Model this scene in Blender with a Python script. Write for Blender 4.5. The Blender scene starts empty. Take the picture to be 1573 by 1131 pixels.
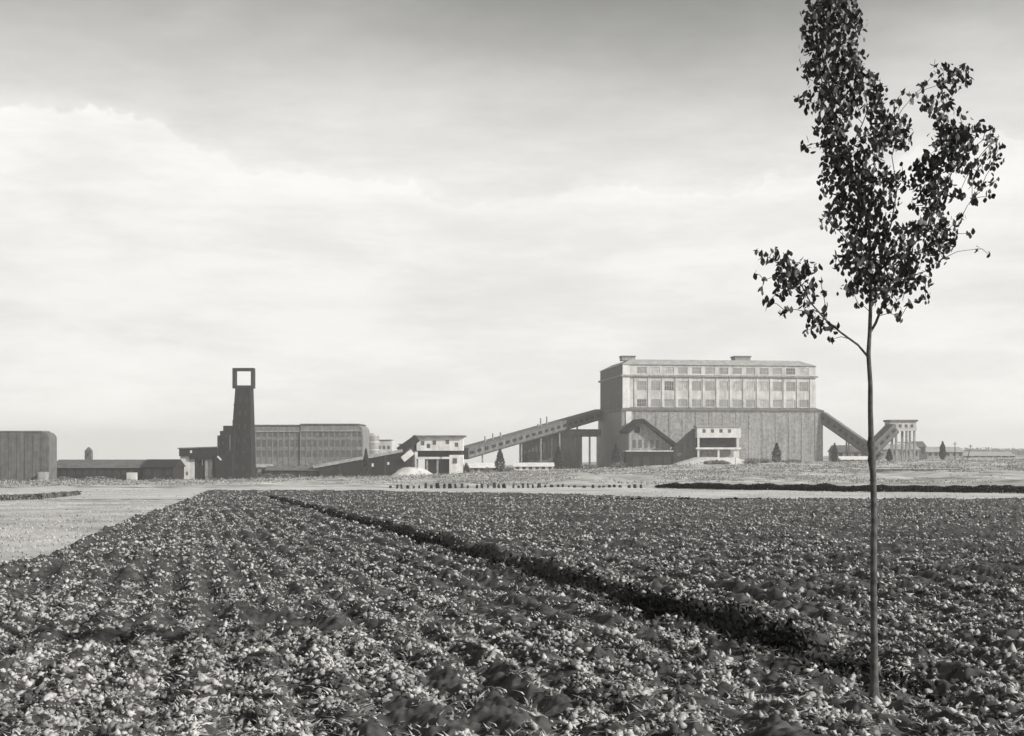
import bpy, math, random
import numpy as np
random.seed(7); rng = np.random.default_rng(11)
S = bpy.context.scene
C = S.collection
PI = math.pi

# ------------------------------------------------------------------ camera
F = 1899.0; HOR = 690.0; CX = 786.5; CAMZ = 2.0
cam_d = bpy.data.cameras.new('camera'); cam = bpy.data.objects.new('camera', cam_d); C.objects.link(cam)
cam.location = (0, 0, CAMZ); cam.rotation_euler = (math.radians(90), 0, 0)
cam_d.sensor_width = 36; cam_d.lens = 36 * F / 1573
cam_d.shift_y = (HOR - 565.5) / 1573
cam_d.clip_end = 20000; cam_d.clip_start = 0.1
S.camera = cam

# ------------------------------------------------------------------ sky and sun
SUN_EL = math.radians(28); SUN_X, SUN_Y = 0.90, -0.436      # towards the sun: right, a little behind the camera
w = bpy.data.worlds.new('World'); S.world = w; w.use_nodes = True
nt = w.node_tree; N = nt.nodes; L = nt.links; N.clear()
def nd(t, **k):
    n = N.new(t)
    for a, b in k.items(): setattr(n, a, b)
    return n
def mth(op, a, b=None, c=None, clamp=False):
    n = nd('ShaderNodeMath', operation=op, use_clamp=clamp)
    for i, v in enumerate((a, b, c)):
        if v is None: continue
        if isinstance(v, (int, float)): n.inputs[i].default_value = v
        else: L.new(v, n.inputs[i])
    return n.outputs[0]
def ramp(v, a, b, lo=0.0, hi=1.0):
    n = nd('ShaderNodeMapRange', interpolation_type='SMOOTHSTEP')
    L.new(v, n.inputs[0])
    for i, x in enumerate((a, b, lo, hi)): n.inputs[i + 1].default_value = x
    return n.outputs[0]
def wnoise(vec, scale, detail=4, rough=.55, stretch=None):
    if stretch:
        mp = nd('ShaderNodeMapping'); L.new(vec, mp.inputs[0]); mp.inputs['Scale'].default_value = stretch; vec = mp.outputs[0]
    n = nd('ShaderNodeTexNoise'); L.new(vec, n.inputs['Vector'])
    n.inputs['Scale'].default_value = scale; n.inputs['Detail'].default_value = detail; n.inputs['Roughness'].default_value = rough
    return n.outputs[0]
sky = nd('ShaderNodeTexSky', sky_type='NISHITA', sun_disc=False)
sky.sun_elevation = SUN_EL; sky.sun_rotation = math.atan2(SUN_X, SUN_Y)
sky.dust_density = 1.5; sky.air_density = 1.0
sep = nd('ShaderNodeSeparateColor'); L.new(sky.outputs[0], sep.inputs[0])
clear = mth('MULTIPLY', sep.outputs[0], 2.05)          # black-and-white film behind an orange filter
tc = nd('ShaderNodeTexCoord'); D = tc.outputs['Generated']
sx = nd('ShaderNodeSeparateXYZ'); L.new(D, sx.inputs[0]); dx, dy, dz = sx.outputs
# bank of cloud round the horizon, its top billowing; one cumulus head stands higher
big = mth('SUBTRACT', wnoise(D, 2.2, 2), .5)
fine = mth('SUBTRACT', wnoise(D, 13, 8, .62), .5)
cu = mth('ADD', mth('POWER', mth('MULTIPLY', mth('ADD', dx, .325), 9.5), 2.0), 0.0)
cu = mth('MULTIPLY', mth('EXPONENT', mth('MULTIPLY', cu, -1.0)), mth('GREATER_THAN', dy, 0.0))
edge = mth('ADD', mth('ADD', mth('MULTIPLY', big, .10), mth('MULTIPLY', fine, .065)), mth('MULTIPLY', cu, .036))
hgt = mth('SUBTRACT', dz, edge)
bank = ramp(hgt, .224, .211)
veil_n = wnoise(D, 3.0, 5, .55, (1, 1, 2.6))
veil = mth('MULTIPLY', ramp(mth('SUBTRACT', dz, mth('MULTIPLY', mth('SUBTRACT', veil_n, .5), .13)), .375, .212), .92)
streak = wnoise(D, 5.5, 9, .62, (1, 1, 4.2))
bright = mth('MULTIPLY_ADD', ramp(streak, .30, .68), 1.5, 8.0)
bright = mth('ADD', bright, ramp(dz, .12, .0, 0, 1.3))
bright = mth('ADD', bright, mth('MULTIPLY', mth('MULTIPLY', bank, ramp(dz, .10, .24)), .6))
cover = mth('MAXIMUM', bank, veil)
mix = nd('ShaderNodeMix', data_type='FLOAT'); L.new(cover, mix.inputs[0]); L.new(clear, mix.inputs[2]); L.new(bright, mix.inputs[3])
cmb = nd('ShaderNodeCombineColor')
for i, k in enumerate((1.0, .992, .955)): L.new(mth('MULTIPLY', mix.outputs[0], k), cmb.inputs[i])
bg = nd('ShaderNodeBackground'); bg.inputs['Strength'].default_value = 0.1; L.new(cmb.outputs[0], bg.inputs[0])
wo = nd('ShaderNodeOutputWorld'); L.new(bg.outputs[0], wo.inputs[0])

sun_d = bpy.data.lights.new('sun', 'SUN'); sun = bpy.data.objects.new('sun', sun_d); C.objects.link(sun)
sun_d.energy = 5.0; sun_d.angle = math.radians(.6); sun_d.color = (1, .985, .95)
from mathutils import Vector, Matrix
sv = Vector((SUN_X * math.cos(SUN_EL), SUN_Y * math.cos(SUN_EL), math.sin(SUN_EL))).normalized()
sun.rotation_euler = sv.to_track_quat('Z', 'Y').to_euler(); sun.location = sv * 300
S.view_settings.view_transform = 'Standard'; S.view_settings.look = 'None'
S.view_settings.exposure = 0.0; S.view_settings.gamma = 1.0; S.view_settings.use_curve_mapping = False

# ------------------------------------------------------------------ materials
def G(v): return (v, v * .985, v * .955, 1)
def mat(name, v, var=.25, scale=1.0, rough=.9, bump=.0, streak=0.0, v2=None, spec=.2, detail=5, bscale=None, contrast=(.35, .65)):
    m = bpy.data.materials.new(name); m.use_nodes = True
    t = m.node_tree; n_, l_ = t.nodes, t.links
    b = n_['Principled BSDF']; b.inputs['Roughness'].default_value = rough
    b.inputs['Specular IOR Level'].default_value = spec
    g = n_.new('ShaderNodeNewGeometry')
    nz = n_.new('ShaderNodeTexNoise'); nz.inputs['Scale'].default_value = scale; nz.inputs['Detail'].default_value = detail; nz.inputs['Roughness'].default_value = .6
    l_.new(g.outputs['Position'], nz.inputs['Vector'])
    r = n_.new('ShaderNodeMapRange'); l_.new(nz.outputs[0], r.inputs[0])
    r.inputs[1].default_value, r.inputs[2].default_value = contrast
    mx = n_.new('ShaderNodeMix'); mx.data_type = 'RGBA'
    mx.inputs[6].default_value = G(v * (1 - var)); mx.inputs[7].default_value = G(v2 if v2 else v * (1 + var))
    l_.new(r.outputs[0], mx.inputs[0]); out = mx.outputs[2]
    if streak:
        mp = n_.new('ShaderNodeMapping'); mp.inputs['Scale'].default_value = (1, 1, .08); l_.new(g.outputs['Position'], mp.inputs[0])
        n2 = n_.new('ShaderNodeTexNoise'); n2.inputs['Scale'].default_value = .9; n2.inputs['Detail'].default_value = 4; l_.new(mp.outputs[0], n2.inputs['Vector'])
        r2 = n_.new('ShaderNodeMapRange'); l_.new(n2.outputs[0], r2.inputs[0])
        r2.inputs[1].default_value, r2.inputs[2].default_value, r2.inputs[3].default_value, r2.inputs[4].default_value = .35, .65, 1 - streak, 1
        m2 = n_.new('ShaderNodeMix'); m2.data_type = 'RGBA'; m2.blend_type = 'MULTIPLY'; m2.inputs[0].default_value = 1
        l_.new(out, m2.inputs[6]); l_.new(r2.outputs[0], m2.inputs[7]); out = m2.outputs[2]
    l_.new(out, b.inputs['Base Color'])
    if bump:
        n3 = n_.new('ShaderNodeTexNoise'); n3.inputs['Scale'].default_value = bscale or scale * 6; n3.inputs['Detail'].default_value = 6
        l_.new(g.outputs['Position'], n3.inputs['Vector'])
        bp = n_.new('ShaderNodeBump'); bp.inputs['Strength'].default_value = bump; l_.new(n3.outputs[0], bp.inputs['Height']); l_.new(bp.outputs[0], b.inputs['Normal'])
    return m
M = {}
M['soil'] = mat('soil', .055, .5, 5, .95, .9, bscale=40)
M['clod'] = mat('clod_soil', .26, .78, 5.0, .95, .8, bscale=70, contrast=(.40,.62))
M['straw'] = mat('straw', .38, .55, 5.0, .9, contrast=(.36,.64))
M['stub'] = mat('stubble_straw', .36, .3, .35, .9)
M['stubble'] = mat('stubble_ground', .40, .3, .18, .95, .5, bscale=14, detail=9)
M['strip'] = mat('pale_ground', .45, .18, .12, .95, .4, bscale=6, detail=9)
M['meadow'] = mat('meadow_ground', .36, .55, .10, .95, .5, bscale=3, detail=8)
M['earth'] = mat('earth', .22, .25, .02, .95)
M['bark'] = mat('bark', .085, .4, 14, .9, .8, bscale=60)
M['leaf'] = mat('leaf', .05, .4, 9, .6, spec=.3)
M['scrub'] = mat('scrub_leaf', .15, .4, .6, .8)
M['scrub_pale'] = mat('pale_scrub_leaf', .30, .35, .3, .8)
M['hedge'] = mat('hedge_leaf', .035, .4, 1.2, .8)
M['furrow_shade'] = mat('furrow_shade_blade', .022, .4, 3, .9)  # near-black colour that stands in for shade down in the furrow
M['cypress'] = mat('conifer_leaf', .035, .4, 1.5, .8)
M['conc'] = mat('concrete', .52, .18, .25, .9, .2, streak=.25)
M['conc_light'] = mat('light_render', .66, .14, .3, .9, .2, streak=.22)
M['conc_mid'] = mat('grey_render', .29, .3, .9, .9, .2, streak=.3)
M['hall_render'] = mat('hall_render', .21, .25, .6, .9, .2, streak=.25)
M['conc_dark'] = mat('dark_render', .13, .25, .4, .9, .2, streak=.3)
M['white'] = mat('white_render', .66, .1, .5, .85, .1, streak=.15)
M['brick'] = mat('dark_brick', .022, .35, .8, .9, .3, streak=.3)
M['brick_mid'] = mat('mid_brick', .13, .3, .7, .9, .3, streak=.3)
M['steel'] = mat('dark_steel', .022, .3, .6, .6, spec=.4)
M['steel_grey'] = mat('grey_steel', .16, .25, .5, .6, spec=.4)
M['roof'] = mat('roof_felt', .13, .25, .4, .9, streak=.2)
M['roof_pale'] = mat('pale_roof', .36, .2, .4, .85, streak=.25)
M['glass'] = mat('window_glass', .10, .35, .12, .15, spec=.5)
M['glass_pale'] = mat('haze_paled_glass', .26, .25, .12, .3, spec=.4)  # glass paled so that haze over the plant's windows is in the colour
M['frame'] = mat('window_frame', .42, .2, .5, .7)
M['sand'] = mat('pale_spoil', .52, .15, .35, .95, .4, bscale=3)
M['wood'] = mat('weathered_wood', .04, .3, 3, .9)

# ------------------------------------------------------------------ helpers
class MB:
    def __init__(s): s.v = []; s.f = []
    def poly(s, pts, faces):
        o = len(s.v); s.v += [tuple(p) for p in pts]; s.f += [tuple(i + o for i in f) for f in faces]; return s
    def box(s, x0, x1, y0, y1, z0, z1):
        return s.poly([(x0,y0,z0),(x1,y0,z0),(x1,y1,z0),(x0,y1,z0),(x0,y0,z1),(x1,y0,z1),(x1,y1,z1),(x0,y1,z1)],
                      [(0,3,2,1),(4,5,6,7),(0,1,5,4),(1,2,6,5),(2,3,7,6),(3,0,4,7)])
    def frustum(s, b, zt, t, zb=0):      # b, t = (x0,x1,y0,y1)
        return s.poly([(b[0],b[2],zb),(b[1],b[2],zb),(b[1],b[3],zb),(b[0],b[3],zb),(t[0],t[2],zt),(t[1],t[2],zt),(t[1],t[3],zt),(t[0],t[3],zt)],
                      [(0,3,2,1),(4,5,6,7),(0,1,5,4),(1,2,6,5),(2,3,7,6),(3,0,4,7)])
    def prism_y(s, prof, y0, y1):        # profile in (x,z) pushed along y; counter-clockwise seen from the front
        n = len(prof)
        return s.poly([(x, y0, z) for x, z in prof] + [(x, y1, z) for x, z in prof],
                      [tuple(range(n)), tuple(range(2*n-1, n-1, -1))] + [(i, i+n, (i+1) % n + n, (i+1) % n) for i in range(n)])
    def prism_x(s, prof, x0, x1):        # profile in (y,z) pushed along x
        n = len(prof)
        return s.poly([(x0, y, z) for y, z in prof] + [(x1, y, z) for y, z in prof],
                      [tuple(range(n-1, -1, -1)), tuple(range(n, 2*n))] + [(i, (i+1) % n, (i+1) % n + n, i+n) for i in range(n)])
    def bar(s, a, b, wd, h):             # beam a->b, wd across, h tall
        a, b = Vector(a), Vector(b); d = (b - a).normalized()
        side = d.cross(Vector((0, 0, 1)))
        side = side.normalized() if side.length > 1e-4 else Vector((1, 0, 0))
        up = side.cross(d).normalized(); p = []
        for q in (a, b):
            for i, j in ((-1,-1),(1,-1),(1,1),(-1,1)): p.append(q + side * i * wd / 2 + up * j * h / 2)
        return s.poly(p, [(0,1,2,3),(7,6,5,4),(0,4,5,1),(1,5,6,2),(2,6,7,3),(3,7,4,0)])
    def cyl(s, x, y, r0, r1, z0, z1, n=20):
        p = [(x + r0*math.cos(2*PI*i/n), y + r0*math.sin(2*PI*i/n), z0) for i in range(n)] + [(x + r1*math.cos(2*PI*i/n), y + r1*math.sin(2*PI*i/n), z1) for i in range(n)]
        return s.poly(p, [tuple(range(n-1,-1,-1)), tuple(range(n,2*n))] + [(i, (i+1) % n, (i+1) % n+n, i+n) for i in range(n)])
    def tube(s, pts, rad, n=8):
        pts = [Vector(p) for p in pts]; o = len(s.v)
        for i, p in enumerate(pts):
            d = (pts[min(i+1, len(pts)-1)] - pts[max(i-1, 0)]).normalized()
            a = d.cross(Vector((0, 1, 0)));  a = a.normalized() if a.length > 1e-3 else Vector((1, 0, 0))
            b = d.cross(a).normalized()
            for k in range(n):
                t = 2*PI*k/n; s.v.append(tuple(p + (a*math.cos(t) + b*math.sin(t)) * rad[i]))
        for i in range(len(pts)-1):
            for k in range(n):
                k2 = (k+1) % n; s.f.append((o+i*n+k, o+i*n+k2, o+(i+1)*n+k2, o+(i+1)*n+k))
        s.f.append(tuple(o+k for k in range(n))); s.f.append(tuple(o+(len(pts)-1)*n+k for k in range(n-1,-1,-1)))
        return s
    def wall(s, x0, x1, z0, z1, y, holes, rec=.35):   # front wall sheet with real openings and reveals
        xs = sorted({x0, x1} | {h[0] for h in holes} | {h[1] for h in holes}); zs = sorted({z0, z1} | {h[2] for h in holes} | {h[3] for h in holes})
        for i in range(len(xs)-1):
            for j in range(len(zs)-1):
                cx, cz = (xs[i]+xs[i+1])/2, (zs[j]+zs[j+1])/2
                if any(h[0] < cx < h[1] and h[2] < cz < h[3] for h in holes): continue
                s.poly([(xs[i],y,zs[j]),(xs[i+1],y,zs[j]),(xs[i+1],y,zs[j+1]),(xs[i],y,zs[j+1])], [(0,1,2,3)])
        for a, b, c, d in holes:
            s.poly([(a,y,c),(b,y,c),(b,y,d),(a,y,d),(a,y+rec,c),(b,y+rec,c),(b,y+rec,d),(a,y+rec,d)], [(0,4,5,1),(1,5,6,2),(2,6,7,3),(3,7,4,0),(4,7,6,5)])
        return s
    def mesh(s, name):
        me = bpy.data.meshes.new(name); me.from_pydata(s.v, [], s.f); me.update(); return me
    def build(s, name, m, parent=None, smooth=False):
        me = s.mesh(name); me.materials.append(M[m] if isinstance(m, str) else m)
        if smooth: me.polygons.foreach_set('use_smooth', [True]*len(me.polygons))
        o = bpy.data.objects.new(name, me); C.objects.link(o)
        if parent: o.parent = parent
        return o
def inst(name, me, parent, loc=(0,0,0), rot=None):
    o = bpy.data.objects.new(name, me); C.objects.link(o); o.location = loc
    if rot: o.rotation_euler = rot
    if parent: o.parent = parent
    return o
def mesh_of(mb, name, m):
    me = mb.mesh(name); me.materials.append(M[m]); return me
def tag(o, label=None, cat=None, group=None, kind=None):
    for k, v in (('label', label), ('category', cat), ('group', group), ('kind', kind)):
        if v: o[k] = v
    return o
def np_mesh(name, V, faces, m, smooth=False):
    """fast mesh: faces is an (n,k) int array"""
    me = bpy.data.meshes.new(name); k = faces.shape[1]; n = len(faces)
    me.vertices.add(len(V)); me.vertices.foreach_set('co', np.ascontiguousarray(V, dtype=np.float32).ravel())
    me.loops.add(n*k); me.loops.foreach_set('vertex_index', np.ascontiguousarray(faces, dtype=np.int32).ravel())
    me.polygons.add(n); me.polygons.foreach_set('loop_start', np.arange(0, n*k, k, dtype=np.int32))
    if smooth: me.polygons.foreach_set('use_smooth', np.ones(n, dtype=bool))
    me.update(calc_edges=True); me.materials.append(M[m])
    o = bpy.data.objects.new(name, me); C.objects.link(o); return o
def _h(i, j, s):
    n = (i.astype(np.int64)*374761393 + j.astype(np.int64)*668265263 + s*982451653) & 0x7fffffff
    n = ((n ^ (n >> 13)) * 1274126177) & 0x7fffffff
    n = n ^ (n >> 16)
    return (n & 0xffff) / 65535.0
def vn(x, y, s=0):
    i, j = np.floor(x), np.floor(y); a, b = x-i, y-j
    a = a*a*(3-2*a); b = b*b*(3-2*b)
    return (_h(i,j,s)*(1-a)+_h(i+1,j,s)*a)*(1-b) + (_h(i,j+1,s)*(1-a)+_h(i+1,j+1,s)*a)*b
def fbm(x, y, o=4, s=0):
    r = 0; a = .5
    for k in range(o): r = r + a*vn(x*2**k+17*k, y*2**k-9*k, s+k); a *= .5
    return r / (1 - .5**o)

# ------------------------------------------------------------------ terrain
PXB = np.array([-400, 0, 300, 400, 600, 750, 950, 1100, 1300, 1500, 1900], float)
PYB = np.array([739, 739, 738, 735, 731, 726, 718, 713, 710, 707, 705], float)
PYF = np.array([727, 727, 727, 726, 722, 716, 708, 704, 700, 697, 697], float)
def gz(X, Y):
    X = np.asarray(X, float); Y = np.asarray(Y, float)
    zp = -.02*Y
    Ys = np.maximum(Y, 30.)
    px = CX + X/Ys*F
    zb = CAMZ + (HOR - np.interp(px, PXB, PYB))/F*600
    t = np.clip((Y-170)/430, 0, 1)
    z = np.where(Y < 170, zp, (1-t)*-3.4 + t*zb)
    zf = CAMZ + (HOR - np.interp(px, PXB, PYF))/F*3500
    t2 = np.clip((Y-600)/2900, 0, 1); z = np.where(Y > 600, (1-t2)*zb + t2*zf, z)
    return z
def g(X, Y): return float(gz(X, Y))
def PX(px, Y): return (px-CX)/F*Y
def PZ(py, Y): return CAMZ + (HOR-py)/F*Y

FUR0 = (.55, 24.2); FS = -.262                 # the open furrow: x = .55 - .262 (y - 24.2)
def fur_d(X, Y): return (X - (FUR0[0] + FS*(Y-FUR0[1]))) / math.sqrt(1+FS*FS)
def bound(Y): return np.interp(Y, [0, 22, 29, 34, 53, 75, 97], [-9.2, -10.2, -11.3, -12.3, -16.6, -21, -25.5])
def soil_z(X, Y):
    row = np.sin((X - FS*Y)*2*PI/.62 + 1.5*fbm(X*.4, Y*.4, 2, 5))
    h = .05*row*(.4+fbm(X*.5, Y*.5, 2, 44))
    cl = fbm(X*2.6, Y*2.0, 4, 3); h = h + .20*(cl-.5) + .20*np.abs(fbm(X*6.5, Y*5, 3, 9)-.5) + .30*(fbm(X*.45, Y*.45, 3, 21)-.5)
    d = fur_d(X, Y); wob = d + .30*(fbm(X*.7, Y*.35, 3, 31)-.5)
    fade = np.clip((Y-12.5)/4.5, 0, 1)*np.clip((104-Y)/8, 0, 1)
    h = h*(1-.55*fade*np.exp(-(wob/.45)**4)) - .50*fade*np.exp(-(wob/.38)**4) + .13*fade*(np.exp(-((wob-.85)/.32)**2)+.5*np.exp(-((wob+.85)/.32)**2))
    patch = np.clip((17.5-Y)/2, 0, 1)*np.clip((Y-10.5)/1.5, 0, 1)*np.exp(-(wob/.9)**2)
    return h - .30*patch*np.clip((fbm(X*1.3, Y*1.3, 2, 71)-.45)*5, 0, 1)
def stub_z(X, Y): return .09*(fbm(X*1.2, Y*1.2, 4, 8)-.5)
# near fan, split into the ploughed field and the pale field on the left
pyr = np.arange(1340, 766, -1.25)
Yr = np.append(2/((pyr-HOR)/F - .02), 97.0); NC = 760
u = np.linspace(-.56, .56, NC)
YY, UU = np.meshgrid(Yr, u, indexing='ij'); XX = UU*YY + np.sign(UU)*0.0
b_ = bound(YY); inside = XX > b_ + .35*(fbm(YY*.5, XX*.5, 2, 2)-.5)
ZZ = gz(XX, YY) + np.where(inside, soil_z(XX, YY), stub_z(XX, YY) - .02)
V = np.stack([XX, YY, ZZ], -1).reshape(-1, 3)
idx = np.arange(len(Yr)*NC).reshape(len(Yr), NC)
q = np.stack([idx[:-1,:-1], idx[:-1,1:], idx[1:,1:], idx[1:,:-1]], -1).reshape(-1, 4)
cell = inside[:-1,:-1].reshape(-1)
def sub(V, q, sel):
    f = q[sel]; used, inv = np.unique(f, return_inverse=True); return V[used], inv.reshape(f.shape)
tag(np_mesh('ploughed_field', *sub(V, q, cell), 'soil'), 'rough ploughed field of dark clods in the foreground', kind='structure')
tag(np_mesh('stubble_field', *sub(V, q, ~cell), 'stubble', True), 'pale smooth field wedge left of the ploughed soil', kind='structure')
# middle distance
Y2 = np.concatenate([[97.0], np.geomspace(99, 900, 230)]); u2 = np.linspace(-.56, .56, 420)
YY, UU = np.meshgrid(Y2, u2, indexing='ij'); XX = UU*YY
far = np.interp(YY, [97, 150, 185, 230], [.0, .25, .5, 1.0])
ZZ = gz(XX, YY) + far*(1.3*(fbm(XX*.09, YY*.03, 4, 51)-.5) + .5*(fbm(XX*.4, YY*.15, 3, 52)-.5)) + .05*(fbm(XX, YY, 3, 12)-.5)
V = np.stack([XX, YY, ZZ], -1).reshape(-1, 3); idx = np.arange(XX.size).reshape(XX.shape)
q = np.stack([idx[:-1,:-1], idx[:-1,1:], idx[1:,1:], idx[1:,:-1]], -1).reshape(-1, 4)
def far_edge(X, Y): return np.interp(CX+X/Y*F, [560, 800, 1000, 1120], [146, 126, 106, 97])
def far_soil(X, Y): return (Y >= 97) & (Y < far_edge(X, Y)+6*(fbm(X*.15, Y*.1, 3, 77)-.5)) & (X > -25.5-.215*(Y-97))
fsl = far_soil(XX, YY); V[:,2] += np.where(fsl, .8*soil_z(XX, YY), 0).reshape(-1); fsc = fsl[:-1,:-1].reshape(-1)
far_V, far_f = sub(V, q, fsc)
strip = (YY[:-1,:-1] < 172).reshape(-1) & ~fsc
meadow = (YY[:-1,:-1] >= 172).reshape(-1)
tag(np_mesh('ploughed_field_end', far_V, far_f, 'soil'), 'far end of the ploughed field running up to the works', kind='structure')
tag(np_mesh('field_strip', *sub(V, q, strip), 'strip', True), 'pale strip of harvested ground beyond the ploughed field', kind='structure')
tag(np_mesh('meadow', *sub(V, q, meadow), 'meadow', True), 'mottled rough meadow before the mine works', kind='structure')
gx = np.concatenate([-np.geomspace(3800, 40, 40), np.linspace(-30, 30, 13), np.geomspace(40, 3800, 40)])
gy = np.concatenate([np.linspace(-400, 0, 9), np.linspace(6, 900, 80), np.geomspace(930, 3500, 30)])
YY, XX = np.meshgrid(gy, gx, indexing='ij')
ZZ = gz(XX, YY) - np.where(YY < 915, .9, 0.)
V = np.stack([XX, YY, ZZ], -1).reshape(-1, 3); idx = np.arange(XX.size).reshape(XX.shape)
q = np.stack([idx[:-1,:-1], idx[:-1,1:], idx[1:,1:], idx[1:,:-1]], -1).reshape(-1, 4)
tag(np_mesh('ground', V, q, 'earth', True), kind='structure')

# ------------------------------------------------------------------ soil clods and straw
OCT = np.array([(1,0,0),(-1,0,0),(0,1,0),(0,-1,0),(0,0,1),(0,0,-1)], float)
OCF = np.array([(0,2,4),(2,1,4),(1,3,4),(3,0,4),(2,0,5),(1,2,5),(3,1,5),(0,3,5)])
def scatter(n, y0, y1, p=1.0):
    Y = y0*(y1/y0)**(rng.random(n)**p); X = (rng.random(n)*1.04-.52)*Y
    return X, Y
def rotz(V, a):
    c, s = np.cos(a)[:,None], np.sin(a)[:,None]
    return np.stack([V[...,0]*c - V[...,1]*s, V[...,0]*s + V[...,1]*c, V[...,2]], -1)
def in_soil(X, Y): return ((X > bound(Y)+.25) & (Y < 97)) | far_soil(X, Y)
X, Y = scatter(230000, 7.4, 146, .90)
den = fbm(X*5.0, Y*2.4, 3, 61) + .7*(fbm(X*.5, Y*.4, 3, 62)-.5) + .07*np.sin((X-FS*Y)*2*PI/.52+2*fbm(X*.5, Y*.2, 2, 63))
k = in_soil(X, Y) & ~((np.abs(fur_d(X,Y)) < .36) & (Y > 15) & (rng.random(len(X)) < .9)) & (den > .475); X, Y = X[k], Y[k]; n = len(X)
sz = np.clip(rng.lognormal(-3.75, .5, n), .009, .06)*np.interp(Y, [8, 14, 30, 95], [.62, .75, .95, 1.6])
B = OCT[None]*(1+1.1*(rng.random((n,6,1))-.5)) + .35*(rng.random((n,6,3))-.5)
B = B*sz[:,None,None]*np.stack([.8+.8*rng.random(n), .8+.8*rng.random(n), .5+.6*rng.random(n)], -1)[:,None,:]
tl = rng.normal(0, .6, n); ct, st_ = np.cos(tl)[:,None], np.sin(tl)[:,None]
B = np.stack([B[...,0]*ct - B[...,2]*st_, B[...,1], B[...,0]*st_ + B[...,2]*ct], -1)
B = rotz(B, rng.random(n)*6.28)
B[...,0] += X[:,None]; B[...,1] += Y[:,None]; B[...,2] += (gz(X,Y)+soil_z(X,Y)+sz*.3)[:,None]
tag(np_mesh('soil_clods', B.reshape(-1,3), (OCF[None]+6*np.arange(n)[:,None,None]).reshape(-1,3), 'clod'), 'crumbly clods of earth strewn over the ploughed field', 'soil', kind='stuff')
def blades(name, X, Y, Z, h, wd, lean, m, label, cat):
    """narrow folded blades, two triangles each"""
    n = len(X); a = rng.random(n)*6.28; ln = lean*(.4+rng.random(n)); hh = h*(.5+rng.random(n))
    ca, sa = np.cos(a), np.sin(a); W = wd*(.6+.8*rng.random(n))
    def pt(t, side):
        r = ln*t*t*hh; up = hh*t*(1-.25*ln*t)
        return np.stack([X + ca*r - sa*W*side, Y + sa*r + ca*W*side, Z + up], -1)
    P = np.stack([pt(0,0), pt(.5,-.6), pt(.6,.6), pt(1,0)], 1)
    f = np.array([(0,2,1),(1,2,3)])
    return tag(np_mesh(name, P.reshape(-1,3), (f[None]+4*np.arange(n)[:,None,None]).reshape(-1,3), m), label, cat, kind='stuff')
X, Y = scatter(14000, 7.6, 140, .95)
clump = fbm(X*4.6, Y*2.0, 2, 91) + .6*(fbm(X*.55, Y*.4, 3, 93)-.5) - .10*np.clip((17.5-Y)/3, 0, 1)*np.exp(-(fur_d(X,Y)/.8)**2)
k = in_soil(X, Y) & (clump > .49) & ~((np.abs(fur_d(X,Y)) < .5) & (Y > 15) & (rng.random(len(X)) < .93)); X, Y = X[k], Y[k]
rp = 8; X = np.repeat(X, rp)+rng.normal(0, .05, len(X)*rp); Y = np.repeat(Y, rp)+rng.normal(0, .05, len(Y)*rp)
blades('withered_tufts', X, Y, gz(X,Y)+soil_z(X,Y)-.02, .07, .015*np.interp(Y,[8,30,95],[1,1.3,2.2]), 1.6, 'straw', 'pale withered tufts and leaves covering the ploughed soil', 'tufts')
# short stubble and weeds on the pale ground
X, Y = scatter(40000, 20, 172, .9); k = ~in_soil(X, Y) & (fbm(X*.5, Y*.12, 4, 33) > .47); X, Y = X[k], Y[k]
blades('stubble', X, Y, gz(X,Y)-.02, .09, .03*np.interp(Y,[20,60,170],[.8,1.5,3]), 1.2, 'stub', 'short pale stubble over the harvested ground', 'stubble')
# dark blades added along the open furrow to deepen its shade
Y = 12*(104/12)**rng.random(120000); Y = Y[rng.random(len(Y)) < np.clip((Y-12)/4, .10, 1)]; X = FUR0[0]+FS*(Y-FUR0[1])+rng.normal(0, 1, len(Y))*np.interp(Y, [16,30,90], [.26,.19,.17]) - .30*(fbm(Y*.1, Y*.35, 3, 31)-.5)
blades('furrow_shade_blades', X, Y, gz(X,Y)+soil_z(X,Y)-.02, .11, .035*np.interp(Y,[12,30,95],[1,1.3,2.4]), 1.0, 'furrow_shade', 'dark blades added to deepen the shade of the open furrow across the field', 'weeds')

# ------------------------------------------------------------------ foliage helper
def leafcloud(P, size, flat=.0):
    """one quad-ish leaf (two folded triangles) at each point"""
    n = len(P); nv = rng.normal(size=(n,3)); nv /= np.linalg.norm(nv, axis=1)[:,None]
    a = np.cross(nv, rng.normal(size=(n,3))); a /= np.linalg.norm(a, axis=1)[:,None]; b = np.cross(nv, a)
    s = (size*(.6+.8*rng.random(n)))[:,None]
    Q = np.stack([P-a*s, P-b*s*.6+nv*s*.15, P+a*s, P+b*s*.6+nv*s*.15], 1)
    return Q.reshape(-1,3), (np.array([(0,1,2),(0,2,3)])[None]+4*np.arange(n)[:,None,None]).reshape(-1,3)
def local_np(name, V, f, m, parent, kind=None):
    o = np_mesh(name, V, f, m); o.parent = parent
    if kind: o['kind'] = kind
    return o
def root(name, X, Y, label, cat, rz=0, group=None, z=None):
    o = bpy.data.objects.new(name, None); C.objects.link(o); o.location = (X, Y, g(X, Y) if z is None else z); o.rotation_euler = (0, 0, rz)
    o.empty_display_size = .5
    return tag(o, label, cat, group)
class Site:
    """a thing at depth Y whose local x starts at photo column px0"""
    def __init__(s, name, px0, Y, label, cat, rz=0, group=None):
        s.Y = Y; s.px0 = px0; X = PX(px0, Y); s.z = g(X, Y); s.r = root(name, X, Y, label, cat, rz, group); s.k = Y/F
    def x(s, px): return (px-s.px0)*s.k
    def h(s, py): return PZ(py, s.Y) - s.z

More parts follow.
